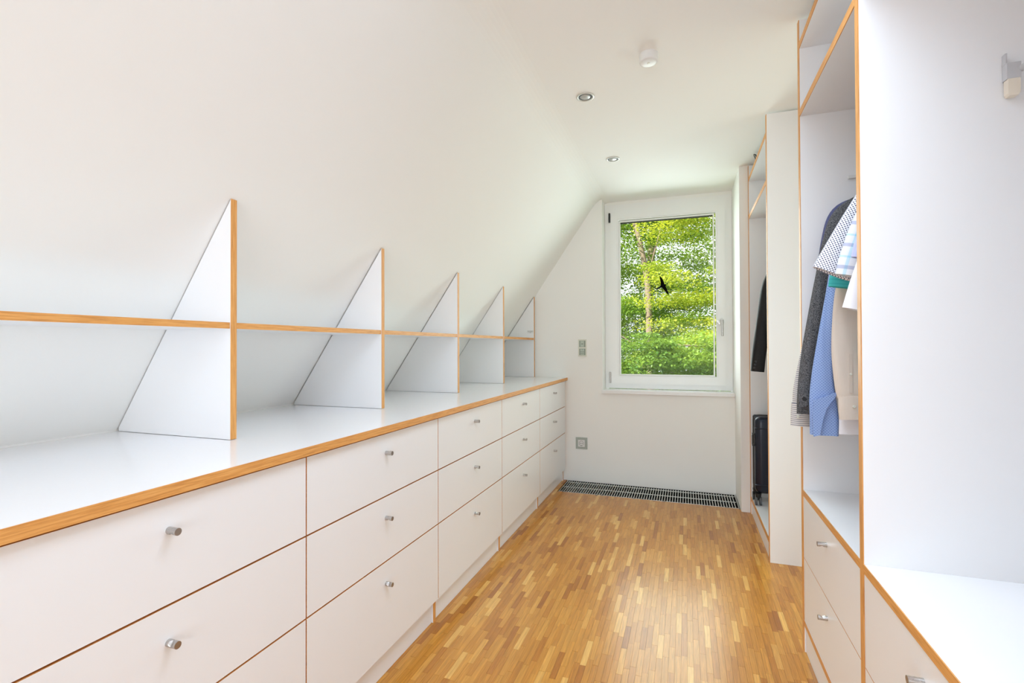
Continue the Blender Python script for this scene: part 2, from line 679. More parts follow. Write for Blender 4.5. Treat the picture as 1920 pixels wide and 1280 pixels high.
for yy in ((G0Y+G1Y)/2-0.01, G1Y-0.045):
    MB().cyl((G0X+0.006, yy, -0.007), (G1X-0.008, yy, -0.007), 0.0035, n=8).build('cross_rod', M_ALU, gr)
bar_me = None
nb = 69
for i in range(nb):
    x = G0X+0.022 + (G1X-G0X-0.046)*i/(nb-1)
    if bar_me is None:
        bb = MB().box(-0.0029, 0.0029, G0Y+0.008, G1Y-0.03, -0.010, 0.0012)
        bar_me = bb.mesh('grille_bar', [M_ALU], (0, 0, 0))
    o = bpy.data.objects.new('bar', bar_me)
    COL.objects.link(o)
    o.parent = gr
    o.location = Vector((x, 0, 0)) - ORG[gr.name]

# ------------------------------------------------------------------ window
W = empty_struct('window_1', (-0.155, YW, 0.82))


def ring(b, x0, x1, z0, z1, wd, ya, yb_):
    b.box(x0, x1, ya, yb_, z0, z0+wd)
    b.box(x0, x1, ya, yb_, z1-wd, z1)
    b.box(x0, x0+wd, ya, yb_, z0+wd, z1-wd)
    b.box(x1-wd, x1, ya, yb_, z0+wd, z1-wd)
    return b


FX0, FX1, FZ0, FZ1 = -0.6915, 0.369, 0.818, 2.473
SX0, SX1, SZ0, SZ1 = -0.6375, 0.3135, 0.8620, 2.3990
PX0, PX1, PZ0, PZ1 = -0.5535, 0.2203, 0.9500, 2.2977
ring(MB(), FX0, FX1, FZ0, FZ1, 0.075, YW, YW+0.065).build('window_frame', M_PVC, W)
b = MB()
ring(b, SX0, SX1, SZ0, SZ1, 0.060, YW-0.016, YW+0.0)
ring(b, SX0+0.0602, SX1-0.0602, SZ0+0.0602, SZ1-0.0602, 0.012, YW-0.012, YW+0.03)
b.build('sash', M_PVC, W)
ring(MB(), PX0-0.0105, PX1+0.0105, PZ0-0.0138, PZ1+0.024, 0.0105, YW-0.006, YW+0.03).build('glazing_bead', M_PVC, W)
MB().box(PX0-0.004, PX1+0.004, YW+0.020, YW+0.026, PZ0-0.004, PZ1+0.02).build('pane', M_GLASS, W)
# rubber line at the head of the glass
MB().box(PX0, PX1, YW+0.012, YW+0.0195, PZ1+0.003, PZ1+0.0135).build('gasket', plain('dark_gasket', (0.06, 0.07, 0.06), 0.6), W)
for z0, z1, mats in ((2.316, 2.396, M_BLACK), (0.866, 0.960, M_STEEL)):
    b = MB().cyl((SX0-0.0105, YW-0.014, z0), (SX0-0.0105, YW-0.014, z1), 0.0085, n=12)
    b.lathe((SX0-0.0105, YW-0.014, z1), [(0.0085, 0), (0.006, 0.005), (0, 0.007)], 12)
    b.build('hinge', mats, W)
b = MB()
pts = [(0.284+0.019*math.cos(t)*1.0, 1.398+0.034*math.sin(t)) for t in [2*PI*i/24 for i in range(24)]]
b.prism(pts, 'y', YW-0.026, YW-0.0165)
ro = b.build('rosette', M_PLASTIC, W)
b = MB().cyl((0.284, YW-0.026, 1.405), (0.284, YW-0.058, 1.405), 0.009, n=14)
b.cyl((0.284, YW-0.058, 1.415), (0.286, YW-0.060, 1.279), 0.0095, 0.0095, n=14)
b.build('window_handle', M_STEEL, W)
b = MB().cyl((0.252, YW-0.0165, 1.402), (0.252, YW-0.034, 1.402), 0.010, n=14)
b.prism([(0.246, 1.398), (0.270, 1.372), (0.266, 1.404)], 'y', YW-0.030, YW-0.022)
b.build('key_lock', M_STEEL, W)
b = MB()
b.box(-0.6918, 0.369, YB, YW+0.002, 0.7872, 0.8142)
b.box(-0.7000, 0.369, YB-0.026, YB-0.0005, 0.7872, 0.8142)
b.build('sill', M_SILL, W)

bird = [(-0.2157, 1.818), (-0.1934, 1.792), (-0.1810, 1.762), (-0.1755, 1.741), (-0.1560, 1.735), (-0.1680, 1.726), (-0.1585, 1.705), (-0.1470, 1.674),
        (-0.1405, 1.640), (-0.1570, 1.660), (-0.1760, 1.685), (-0.1940, 1.711), (-0.2090, 1.712), (-0.2250, 1.701), (-0.2390, 1.698), (-0.2390, 1.711),
        (-0.2210, 1.715), (-0.2080, 1.727), (-0.2080, 1.758), (-0.2135, 1.791)]
M_BIRD = plain('matt_black_film', (0.006, 0.006, 0.006), 0.9, spec=0.0)
b = MB().prism(bird, 'y', YW+0.0192, YW+0.0198)
tag(b.build('bird_sticker', M_BIRD), 'black flying bird silhouette sticker on the window pane', 'sticker')

# ------------------------------------------------------------------ left drawer cabinets
XD, XC, XK = -1.0245, -1.0445, -1.0510
SEAM = [-0.4502, 0.3432, 1.1366, 1.9301, 2.7225, 3.5202, 4.3260]
WT0, WT1 = 0.8926, 0.9176
ROWS = [(0.1035, 0.4246), (0.4294, 0.6586), (0.6634, 0.8850)]
KNOB_Z = [0.347, 0.583, 0.817]


def knob_bm(L=0.027, r=0.0078, notch=True, rot=0.0):
    """steel cylinder with a scooped finger notch, axis along +x"""
    b = MB()
    n, k = 20, 12
    v = []
    for i in range(k+1):
        t = i/k
        x = L*t
        sc_ = math.exp(-((t-0.52)/0.17)**2)*0.0052 if notch else 0
        for j in range(n):
            a = 2*PI*j/n
            yy, zz = r*math.cos(a), r*math.sin(a)
            lim = r - sc_
            zz = min(zz, lim)
            c_, s_ = math.cos(rot), math.sin(rot)
            v.append((x, yy*c_-zz*s_, yy*s_+zz*c_))
    f = [(i*n+j, i*n+(j+1) % n, (i+1)*n+(j+1) % n, (i+1)*n+j) for i in range(k) for j in range(n)]
    b.poly(v, f, 0, True)
    b.poly(v[-n:], [tuple(range(n))], 1)
    b.poly(v[:n], [tuple(range(n-1, -1, -1))], 0)
    return b


M_SHADE = plain('gap_shade_rail', (0.045, 0.020, 0.010), 0.8)  # near-black rail colour stands in for shade inside the drawer gaps
M_KNOBEND = plain('knob_end', (0.40, 0.37, 0.35), 0.4, 1.0)
KNOBS = [knob_bm(rot=a).mesh('knob', [M_STEEL, M_KNOBEND], (0, 0, 0)) for a in (0.0, 0.9, -0.8, PI)]
LAB = ['white three-drawer cabinet beside the camera, wholly beyond the left frame edge',
       'white three-drawer cabinet in the near left corner, cut off by the left frame edge',
       'white three-drawer cabinet under the worktop, first one wholly in view from the left',
       'white three-drawer cabinet halfway along the row in view under the worktop',
       'white three-drawer cabinet next to last before the window wall',
       'white three-drawer cabinet farthest from the camera, in the corner by the floor grille']
LO = [M_LAM, M_OAK['y'], M_OAK['z']]
for i in range(6):
    y0, y1 = SEAM[i], SEAM[i+1]
    cab = thing('drawer_cabinet', (-1.4, (y0+y1)/2, 0), LAB[i], 'drawer cabinet', 'drawer cabinets under the long worktop')
    MB().box(-1.80, XC, y0-0.0115, y0+0.0115, 0, 0.8915, 0, xp=2, zn=2).build('side_panel', LO, cab)
    if i == 5:
        MB().box(-1.80, XC+0.0, y1-0.0115, y1+0.0115, 0, 0.8915, 0, xp=2).build('side_panel', LO, cab)
        MB().box(XC, XC+0.002, y1+0.006, YB-0.001, 0.0, 0.8915, 0).build('filler_strip', LO, cab)
    b = MB().box(-1.79, -1.775, y0+0.0125, y1-0.0125, 0.02, 0.89)
    b.build('back_panel', LO, cab)
    MB().box(-1.77, XC-0.002, y0+0.0125, y1-0.0125, 0.085, 0.101, 0, xp=1).build('base_panel', LO, cab)
    MB().box(XK-0.018, XK, y0+0.0125, y1-0.0125, 0.0015, 0.084, 0).build('kickboard', LO, cab)
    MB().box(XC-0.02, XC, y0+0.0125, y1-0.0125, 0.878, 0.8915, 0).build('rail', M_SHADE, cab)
    for r, (z0, z1) in enumerate(ROWS):
        a, c = y0+0.0022, y1-0.0022
        if i == 5:
            c = y1+0.004
        d = MB().box(XC+0.001, XD, a, c, z0, z1, 1, xp=0, xn=0).build('drawer', LO, cab)
        if r > 0:
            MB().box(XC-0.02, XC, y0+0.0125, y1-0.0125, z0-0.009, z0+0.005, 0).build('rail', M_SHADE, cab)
        kp = (XD, (y0+y1)/2, KNOB_Z[r])
        rot = random.choice((0, 0, 1, 2, 3))
        k = place('knob', KNOBS[rot], kp, d)

wt = thing('worktop', (-1.41, 1.95, WT0), 'long white worktop with oak front edge over the drawer cabinets', 'worktop')
MB().box(SLX0+0.001, -1.0105, -0.462, YB-0.0005, WT0, WT1, 0).build('board', [M_TOP], wt)
b = MB().box(-1.0105, -1.0073, -0.462, YB-0.0005, WT0, WT1, 0)
b.build('edge_band', [M_OAK['y']], wt)['label'] = 'oak edge band'

# ------------------------------------------------------------------ dividers and shelf boards on the worktop
DV = [1.1336, 1.9250, 2.7190, 3.5120, 4.3180]
DT = 0.0205
DX, DZ = -1.3074, 1.6595
DL = ['white sloped shelf divider with oak front edge, tallest and nearest the camera',
      'white sloped shelf divider, second from the camera on the worktop',
      'white sloped shelf divider in the middle of the five on the worktop',
      'white sloped shelf divider, fourth from the camera on the worktop',
      'white sloped shelf divider next to the window wall, with a small printed label']
M_SEAMDARK = plain('raw_board_edge', (0.16, 0.11, 0.07), 0.8)
for i, y in enumerate(DV):
    g = 0.0035 if i in (0, 3) else 0.006
    t = thing('shelf_divider', (-1.55, y+DT/2, WT1), DL[i], 'shelf divider', 'sloped dividers standing on the worktop')
    zb = 0.0012
    pts = [(DX-0.002, WT1+zb), (DX-0.002, DZ), (slope_x(0.931)+g, 0.931), (slope_x(0.931)+g, WT1+zb)]
    # keep the slanted edge parallel to the slope
    pts[1] = (DX-0.002, SLZ0 + (DX-0.002-g-SLX0)*SLK)
    b = MB().prism(pts, 'y', y, y+DT, 1, caps=0)
    b.build('panel', [M_LAM, M_SEAMDARK], t)
    MB().box(DX-0.002, DX, y, y+DT, WT1+zb, pts[1][1]+0.002, 0).build('edge_band', [M_OAK['z']], t)['label'] = 'oak front edge'
    if i == 4:
        l = MB().box(-1.374, -1.3135, y-0.0006, y-0.0001, 1.318, 1.343)
        lb = l.build('label_sticker', M_PLASTIC, t)
        b = MB()
        for row, (xa, xb) in enumerate(((-1.371, -1.317), (-1.368, -1.322), (-1.352, -1.336))):
            x = xa
            while x < xb:
                wd = random.uniform(0.002, 0.006)
                b.box(x, min(x+wd, xb), y-0.0009, y-0.0007, 1.3375-row*0.0075, 1.3397-row*0.0075)
                x += wd+0.0015
        b.build('print', M_DARKMARK, lb)

SZ0_, SZ1_ = 1.2568, 1.2755
SLB = ['white shelf board with oak edge left of the nearest divider, cut by the frame',
       'white shelf board with oak edge between the first and second dividers from the camera',
       'white shelf board with oak edge between the second and third dividers from the camera',
       'white shelf board with oak edge between the third and fourth dividers from the camera',
       'short white shelf board between the fourth divider and the window-wall divider']
ends = [-0.462-DT] + DV
for i in range(5):
    y0, y1 = ends[i]+DT+0.0006, ends[i+1]-0.0006
    xf = -1.3135
    t = thing('shelf_board', (-1.44, (y0+y1)/2, SZ0_), SLB[i], 'shelf', 'shelf boards between the sloped dividers')
    pts = [(xf, SZ0_), (xf, SZ1_), (slope_x(SZ1_)+0.004, SZ1_), (slope_x(SZ0_)+0.004, SZ0_)]
    MB().prism(pts, 'y', y0, y1, 0).build('board', [M_LAM], t)
    MB().box(xf, xf+0.002, y0, y1, SZ0_, SZ1_, 0).build('edge_band', [M_OAK['y']], t)['label'] = 'oak front edge'

# ------------------------------------------------------------------ right wardrobes
RX, RB = 0.428, 1.05
PT = 0.0245


def up_panel(par, ya, yb_, z0=0.0, z1=2.488, name='side_panel'):
    b = MB().box(RX+0.0025, RB, ya, yb_, z0, z1, 0)
    p = b.build(name, LO, par)
    MB().box(RX, RX+0.0025, ya, yb_, z0, z1, 0).build('edge_band', [M_OAK['z']], p)['label'] = 'oak front edge'
    return p


def shelf(par, ya, yb_, z0, z1, name='shelf', back=RB-0.012, top=None):
    b = MB().box(RX+0.0030, back, ya, yb_, z0, z1, 0)
    p = b.build(name, [top or M_LAM], par)
    MB().box(RX+0.0005, RX+0.0030, ya, yb_, z0, z1, 0).build('edge_band', [M_OAK['y']], p)['label'] = 'oak front edge'
    return p


def drawers(par, ya, yb_):
    for z0, z1, kz in ((0.1275, 0.3690, 0.306), (0.3715, 0.6095, 0.546)):
        d = MB().box(RX+0.002, RX+0.02, ya+0.0015, yb_-0.0015, z0, z1, 1, xn=0, xp=0).build('drawer', LO, par)
        me = KNOBS[3 if kz > 0.5 else 0]
        k = place('knob', me, (RX+0.002, (ya+yb_)/2, kz), d)
        k.rotation_euler = (0, 0, PI)
    MB().box(RX+0.0015, RB-0.012, ya, yb_, 0.1035, 0.1255, 0, xn=1).build('base_panel', LO, par)
    MB().box(RX+0.007, RX+0.025, ya, yb_, 0.0015, 0.1030, 0).build('kickboard', LO, par)


P1, P2, P3 = 2.2125, 1.5105, 0.8100
HZ = 1.852
wa = thing('wardrobe_unit', (0.74, 1.87, 0), 'open white wardrobe unit with two drawers, full of hanging shirts', 'wardrobe')
up_panel(wa, P1, P1+PT)
up_panel(wa, P2, P2+PT)
ya, yb_ = P2+PT+0.0003, P1-0.0003
drawers(wa, ya, yb_)
shelf(wa, ya, yb_, 0.6110, 0.6335, top=M_TOP)
shelf(wa, ya, yb_, 2.1040, 2.1290)
shelf(wa, ya, yb_, 2.3730, 2.3970)
MB().box(RB-0.0115, RB-0.0005, ya, yb_, 0.01, 2.488).build('back_panel', LO, wa)
rl = MB().cyl((0.760, ya+0.001, HZ), (0.760, yb_-0.001, HZ), 0.012, n=14).build('hanging_rail', M_GREYMETAL, wa)
b = MB().box(0.590, 0.775, yb_-0.012, yb_-0.0012, 1.836, 1.848)
b.box(0.742, 0.778, yb_-0.014, yb_-0.0012, 1.8485, 1.872)
b.build('rail_bracket', M_PLASTIC, wa)

wb = thing('wardrobe_unit', (0.74, 1.17, 0), 'open white wardrobe unit nearest the camera with bare bench top above its drawers', 'wardrobe')
up_panel(wb, P3, P3+PT)
ya, yb_ = P3+PT+0.0003, P2-0.0003
drawers(wb, ya, yb_)
shelf(wb, ya, yb_, 0.6110, 0.6335, name='bench_top', top=M_TOP)
shelf(wb, ya, yb_, 2.1300, 2.1550)
MB().box(RB-0.0115, RB-0.0005, ya, yb_, 0.01, 2.488).build('back_panel', LO, wb)
MB().cyl((0.752, ya+0.001, HZ), (0.752, yb_-0.016, HZ), 0.0075, n=14).build('hanging_rail', M_GREYMETAL, wb)
b = MB().box(0.7225, 0.7490, yb_-0.020, yb_-0.0005, 1.830, 1.868)
b.box(0.7220, 0.7250, yb_-0.016, yb_-0.0005, 1.868, 1.893)
br = b.build('rail_bracket', M_GREYMETAL, wb)
pts = [(0.7235, 1.829), (0.7235, 1.795), (0.7265, 1.789), (0.7430, 1.789), (0.7465, 1.795), (0.7465, 1.829)]
br2 = MB().prism(pts, 'y', yb_-0.022, yb_-0.004).build('holder', M_TAG, br)
br2['label'] = 'cream plastic holder'

# far wardrobe beyond the passage
D0, D1 = 3.0568, 3.0810
wf = thing('wardrobe_unit', (0.74, 3.48, 0), 'tall white wardrobe beyond the passage, holding a black jacket and suitcase', 'wardrobe')
up_panel(wf, D0, D1)
up_panel(wf, 3.8920, 3.9165)
ya, yb_ = D1+0.0003, 3.8917
shelf(wf, ya, yb_, 0.1000, 0.1260, name='base_shelf', top=M_TOP)
MB().box(RX+0.007, RX+0.025, ya, yb_, 0.0015, 0.0995, 0).build('kickboard', LO, wf)
shelf(wf, ya, yb_, 2.1040, 2.1290)
shelf(wf, ya, yb_, 2.3730, 2.3970)
MB().box(RB-0.0115, RB-0.0005, ya, yb_, 0.01, 2.488).build('back_panel', LO, wf)
MB().cyl((0.760, ya+0.001, HZ), (0.760, yb_-0.001, HZ), 0.012, n=14).build('hanging_rail', M_GREYMETAL, wf)


# ------------------------------------------------------------------ clothes
def catmull(P, n):
    P = [np.array(p, float) for p in P]
    out_ = []
    for i in range(len(P)-1):
        p0, p1, p2, p3 = P[max(i-1, 0)], P[i], P[i+1], P[min(i+2, len(P)-1)]
        for k in range(n):
            t = k/n
            out_.append(0.5*((2*p1)+(-p0+p2)*t+(2*p0-5*p1+4*p2-p3)*t*t+(-p0+3*p1-3*p2+p3)*t**3))
    out_.append(P[-1])
    return out_


def sweep(b, Y, rows, n=20, sub=6, wr=0.0, seed=0, m=0, hem=True, sq=0.75, yslant=0.0, roll=0.0, v0=0.0, closetop=True):
    """rows: (x, z, half_width, half_thickness) down the limb; cloth tube around it"""
    P = catmull(rows, sub)
    L = len(P)
    v, uv = [], []
    dist = v0
    tan = []
    for i in range(L):
        a, c = P[max(i-1, 0)], P[min(i+1, L-1)]
        d = np.array((c[0]-a[0], c[1]-a[1]))
        tan.append(d/np.linalg.norm(d))
    for i in range(L):
        x, z, hw, ht = P[i]
        if i:
            dist += math.hypot(x-P[i-1][0], z-P[i-1][1])
        nx, nz = -tan[i][1], tan[i][0]
        if nx < 0:
            nx, nz = -nx, -nz
        for k in range(n+1):
            t = 2*PI*k/n + PI
            ct, st = math.cos(t), math.sin(t)
            cs = math.copysign(abs(ct)**sq, ct)
            ss = math.copysign(abs(st)**0.9, st)
            q = Vector((x*9+seed*3.1, z*5.0+ct*1.4, st*1.2+seed))
            wob = noise.noise(q)*wr + noise.noise(q*2.3)*wr*0.5
            off = cs*hw
            dep = ss*ht + wob*(1.0 if st < 0 else 0.4)
            v.append((x+nx*off+roll*dep, Y+dep+yslant*off, z+nz*off*0.98+(wob*0.15)))
            uv.append((cs*hw*(1 if st < 0 else -1), dist))
    W_ = n+1
    f = [(i*W_+k, i*W_+k+1, (i+1)*W_+k+1, (i+1)*W_+k) for i in range(L-1) for k in range(n)]
    b.poly(v, f, m, True, uv)
    if hem:   # turned-in hem, so the opening has an inside
        base = v[-W_:]
        c = Vector((sum(p[0] for p in base)/W_, Y, sum(p[2] for p in base)/W_))
        up = Vector((-tan[-1][0], 0, -tan[-1][1]))*0.02
        inner = [Vector(p)+(c-Vector(p))*0.10 for p in base]
        deep = [Vector(p)+(c-Vector(p))*0.35+up for p in base]
        vv = [Vector(p) for p in base]+inner+deep
        uvv = uv[-W_:]+[(a, q+0.005) for a, q in uv[-W_:]]+[(a*0.7, q+0.024) for a, q in uv[-W_:]]
        ff = [(r*W_+k, r*W_+k+1, (r+1)*W_+k+1, (r+1)*W_+k) for r in range(2) for k in range(n)]
        b.poly(vv, ff, m, True, uvv)
        b.poly(deep, [tuple(range(n))], m, True, uv[-W_:])
    if closetop:
        b.poly([Vector(p) for p in v[:n]], [tuple(range(n-1, -1, -1))], m, True, uv[:n])
    return dist


def button(par, x, y, z, r, mat, d=(0, -1, 0)):
    dv = Vector(d).normalized()
    p = Vector((x, y, z))
    MB().cyl(p, p+dv*0.003, r, r*0.8, n=14).build('button', mat, par)


def garment(name, label, cat, group, Y, mat, sleeve, hem_z=0.94, thick=0.014, xc=0.76, half=0.20, wr=0.004, seed=0, cuff=None, neck=1.735, sl_seed=None, body=True, n=20):
    """a garment on a hanger: body, two sleeves, collar and hanger hook"""
    g = thing(name, (xc, Y, hem_z), label, cat, group)
    rows = [(xc, neck, 0.045, thick*1.1), (xc, neck-0.03, 0.085, thick*1.2), (xc, neck-0.075, half*0.86, thick*1.1), (xc, neck-0.13, half*0.99, thick),
            (xc, neck-0.30, half*0.97, thick), (xc, (neck+hem_z)/2-0.05, half*0.96, thick), (xc, hem_z+0.1, half, thick*0.9), (xc, hem_z, half*1.01, thick*0.9)]
    b = MB()
    sweep(b, Y, rows, n=28, sub=5, wr=wr, seed=seed)
    b.build('body', mat, g)
    b = MB()
    sweep(b, Y-0.006, sleeve, n=n, sub=7, wr=wr, seed=seed+5)
    s1 = b.build('sleeve', mat, g)
    b = MB()
    mir = [(2*xc-r[0], r[1], r[2], r[3]) for r in sleeve]
    sweep(b, Y-0.002, mir, n=14, sub=5, wr=wr, seed=seed+9)
    b.build('sleeve', mat, g)
    b = MB()
    pts = []
    for k in range(15):
        t = 2*PI*k/14
        pts.append((xc+0.062*math.cos(t), Y+0.024*math.sin(t), neck-0.004+0.012*math.cos(t*2)))
    b.tube(pts, 0.011, n=8)
    b.build('collar', mat, g)
    pts = [(xc, Y, neck-0.01), (xc, Y, HZ-0.045)]
    for k in range(9):
        t = -PI/2 + PI*1.15*k/8
        pts.append((xc+0.0165*math.cos(t)+0.0, Y, HZ+0.0165*math.sin(t)-0.0))
    pts[1] = (xc, Y, HZ-0.03)
    MB().tube(pts, 0.0017, n=6).build('hanger_hook', M_CHROME, g)
    return g, s1


F_NAVY = fabric('navy_cotton', (0.075, 0.085, 0.19), 'tweed', (0.13, 0.14, 0.27))
F_TWEED = fabric('grey_tweed', (0.030, 0.030, 0.033), 'tweed', (0.20, 0.20, 0.205))
F_STRIPE = fabric('striped_cotton', (0.72, 0.68, 0.64), 'stripes', (0.20, 0.20, 0.24), 0.0072)
F_DOT = fabric('dotted_cotton', (0.80, 0.80, 0.84), 'dots', (0.040, 0.040, 0.11), 0.0092)
F_PLAID = fabric('plaid_cotton', (0.80, 0.81, 0.84), 'plaid', (0.10, 0.14, 0.42), 0.058)
F_TEAL = fabric('teal_cotton', (0.07, 0.50, 0.50), 'stripes', (0.055, 0.44, 0.45), 0.012)
F_BLUE = fabric('blue_dotted_cotton', (0.30, 0.42, 0.70), 'dots', (0.16, 0.24, 0.52), 0.0095)
F_BEIGE = fabric('beige_linen', (0.74, 0.66, 0.58), 'fine', (0.66, 0.57, 0.49), 0.004)
F_WHITE = fabric('white_cotton', (0.82, 0.81, 0.85))
F_LBLUE = fabric('pale_blue_cotton', (0.52, 0.56, 0.82), 'fine', (0.58, 0.62, 0.86), 0.006)
F_SUIT = fabric('black_wool', (0.012, 0.0115, 0.0115), 'tweed', (0.022, 0.021, 0.021), rough=0.6)
GRP = 'clothes hanging in the open wardrobe'

garment('jacket', 'navy jacket hanging farthest back among the shirts, only its shoulder showing', 'jacket', GRP, 2.165, F_NAVY,
        [(0.620, 1.715, 0.040, 0.020), (0.560, 1.685, 0.045, 0.022), (0.528, 1.60, 0.040, 0.022), (0.510, 1.45, 0.040, 0.02), (0.50, 1.25, 0.04, 0.02), (0.49, 1.06, 0.04, 0.02)], seed=1, hem_z=1.0)

g, s = garment('shirt', 'cream shirt with grey striped cuff showing below the dark tweed sleeve', 'shirt', GRP, 2.115, F_STRIPE,
               [(0.60, 1.70, 0.036, 0.014), (0.52, 1.60, 0.034, 0.013), (0.485, 1.45, 0.024, 0.012), (0.440, 1.22, 0.025, 0.012), (0.412, 1.05, 0.030, 0.012), (0.405, 0.975, 0.028, 0.012)], seed=2, hem_z=0.872)
b = MB()
sweep(b, 2.108, [(0.4065, 0.982, 0.0335, 0.014), (0.405, 0.94, 0.0345, 0.0145), (0.404, 0.897, 0.0345, 0.0145)], n=22, sub=5, wr=0.001, seed=3)
cf = b.build('cuff', F_STRIPE, g)
cf['label'] = 'grey striped cuff'
button(cf, 0.392, 2.0935, 0.935, 0.0055, M_CREAM)

g, s = garment('jacket', 'dark grey tweed jacket, its long buttoned sleeve hanging at the left of the clothes', 'jacket', GRP, 2.06, F_TWEED,
               [(0.610, 1.705, 0.040, 0.018), (0.535, 1.655, 0.040, 0.020), (0.492, 1.56, 0.028, 0.018), (0.466, 1.453, 0.021, 0.017), (0.452, 1.367, 0.0225, 0.017), (0.428, 1.213, 0.0245, 0.018),
                (0.4135, 1.116, 0.0225, 0.017), (0.4075, 1.029, 0.0240, 0.017), (0.4065, 0.950, 0.0260, 0.016)], seed=4, hem_z=0.97, wr=0.005)
b = MB()
pts = [(0.380, 1.040), (0.380, 0.985), (0.386, 0.979), (0.402, 0.981), (0.411, 0.991), (0.412, 1.008), (0.404, 1.027), (0.397, 1.042), (0.392, 1.050)]
b.prism(pts, 'y', 2.0160, 2.0235)
ct = b.build('cuff_tab', F_TWEED, g)
button(ct, 0.3985, 2.0160, 1.008, 0.0072, M_BLACK)

g, s = garment('shirt', 'pale blue long-sleeved shirt with tiny dots, sleeve hanging beside the tweed sleeve', 'shirt', GRP, 1.985, F_BLUE,
               [(0.610, 1.70, 0.036, 0.016), (0.540, 1.62, 0.034, 0.016), (0.505, 1.50, 0.026, 0.015), (0.477, 1.36, 0.0215, 0.015), (0.459, 1.21, 0.0285, 0.016), (0.447, 1.10, 0.033, 0.017),
                (0.446, 1.02, 0.040, 0.017), (0.450, 0.95, 0.044, 0.016), (0.450, 0.888, 0.0435, 0.015)], seed=6, hem_z=0.96, wr=0.006, n=26)
b = MB()   # folded cuff flap lying over the lower sleeve
pts3 = [(0.414, 1.010), (0.490, 1.045), (0.476, 1.022), (0.452, 0.985), (0.440, 0.945), (0.432, 0.892), (0.412, 0.886), (0.409, 0.950)]
b.prism(pts3, 'y', 1.9475, 1.9525)
for k in range(len(b.f)):
    b.uv[k] = [(b.v[j][0], b.v[j][2]) for j in b.f[k]]
b.build('cuff_flap', F_BLUE, g)

g, s = garment('shirt', 'white long-sleeved shirt, its plain cuff showing just below the beige sleeve', 'shirt', GRP, 1.945, F_WHITE,
               [(0.615, 1.70, 0.036, 0.014), (0.56, 1.60, 0.04, 0.014), (0.535, 1.40, 0.035, 0.013), (0.525, 1.15, 0.035, 0.013), (0.524, 1.0, 0.038, 0.014), (0.526, 0.902, 0.0425, 0.013)], seed=8, hem_z=0.955)

g, s = garment('shirt', 'beige linen shirt with a buttoned-placket sleeve in front of the blue sleeve', 'shirt', GRP, 1.905, F_BEIGE,
               [(0.620, 1.70, 0.040, 0.017), (0.570, 1.60, 0.046, 0.018), (0.530, 1.44, 0.048, 0.018), (0.5130, 1.35, 0.049, 0.018), (0.505, 1.21, 0.050, 0.019), (0.510, 1.12, 0.052, 0.019), (0.516, 1.05, 0.050, 0.018), (0.522, 1.028, 0.047, 0.016)],
               seed=10, hem_z=0.97, wr=0.006, n=26)
b = MB()
sweep(b, 1.898, [(0.521, 1.034, 0.048, 0.0185), (0.5215, 0.99, 0.0485, 0.019), (0.523, 0.958, 0.048, 0.0185)], n=24, sub=5, wr=0.002, seed=12)
cf = b.build('cuff', F_BEIGE, g)
button(cf, 0.512, 1.878, 1.000, 0.005, M_CREAM)
MB().box(0.499, 0.509, 1.8785, 1.8815, 1.045, 1.170).build('sleeve_placket', F_BEIGE, g)
button(g, 0.504, 1.879, 1.105, 0.0045, M_CREAM)

garment('polo_shirt', 'teal short-sleeved shirt, only a strip of sleeve hem showing under the dotted sleeve', 'shirt', GRP, 1.868, F_TEAL,
        [(0.620, 1.70, 0.040, 0.017), (0.560, 1.62, 0.048, 0.018), (0.515, 1.50, 0.048, 0.018), (0.491, 1.424, 0.047, 0.017), (0.484, 1.385, 0.046, 0.017)], seed=14, hem_z=0.99)

garment('shirt', 'white short-sleeved shirt printed with small navy dots', 'shirt', GRP, 1.80, F_DOT,
        [(0.640, 1.760, 0.030, 0.015), (0.585, 1.705, 0.050, 0.020), (0.520, 1.59, 0.056, 0.022), (0.468, 1.495, 0.056, 0.022), (0.432, 1.424, 0.057, 0.022)], seed=16, hem_z=0.99, wr=0.003, n=26)

garment('shirt', 'white short-sleeved shirt in blue plaid, in front of the dotted one', 'shirt', GRP, 1.725, F_PLAID,
        [(0.640, 1.745, 0.030, 0.015), (0.585, 1.685, 0.046, 0.018), (0.525, 1.57, 0.052, 0.019), (0.487, 1.46, 0.052, 0.019), (0.472, 1.402, 0.050, 0.018)], seed=18, hem_z=0.99, wr=0.003, n=26)

garment('shirt', 'pale blue short-sleeved shirt between the plaid shirt and the white one', 'shirt', GRP, 1.668, F_LBLUE,
        [(0.640, 1.735, 0.030, 0.014), (0.590, 1.675, 0.044, 0.016), (0.535, 1.57, 0.047, 0.017), (0.505, 1.485, 0.048, 0.016), (0.494, 1.443, 0.046, 0.015)], seed=20, hem_z=0.99, wr=0.002)

garment('shirt', 'white short-sleeved shirt hanging nearest the camera, hem at the oak edge', 'shirt', GRP, 1.612, F_WHITE,
        [(0.640, 1.735, 0.030, 0.014), (0.585, 1.65, 0.046, 0.017), (0.532, 1.52, 0.052, 0.018), (0.487, 1.38, 0.053, 0.018), (0.463, 1.292, 0.053, 0.016)], seed=22, hem_z=0.99, wr=0.003)

g, s = garment('suit_jacket', 'black suit jacket hanging in the far wardrobe above the suitcase', 'jacket', None, 3.46, F_SUIT,
               [(0.640, 1.74, 0.034, 0.03), (0.565, 1.70, 0.044, 0.04), (0.512, 1.62, 0.042, 0.045), (0.486, 1.53, 0.042, 0.045), (0.462, 1.36, 0.041, 0.044), (0.436, 1.17, 0.040, 0.040), (0.423, 1.035, 0.039, 0.036)],
               seed=24, hem_z=0.985, thick=0.045, half=0.235, wr=0.006, n=26)
for k in range(3):
    button(g, 0.402+0.004*k, 3.418+0.001*k, 1.060+0.020*k, 0.0065, M_BLACK)


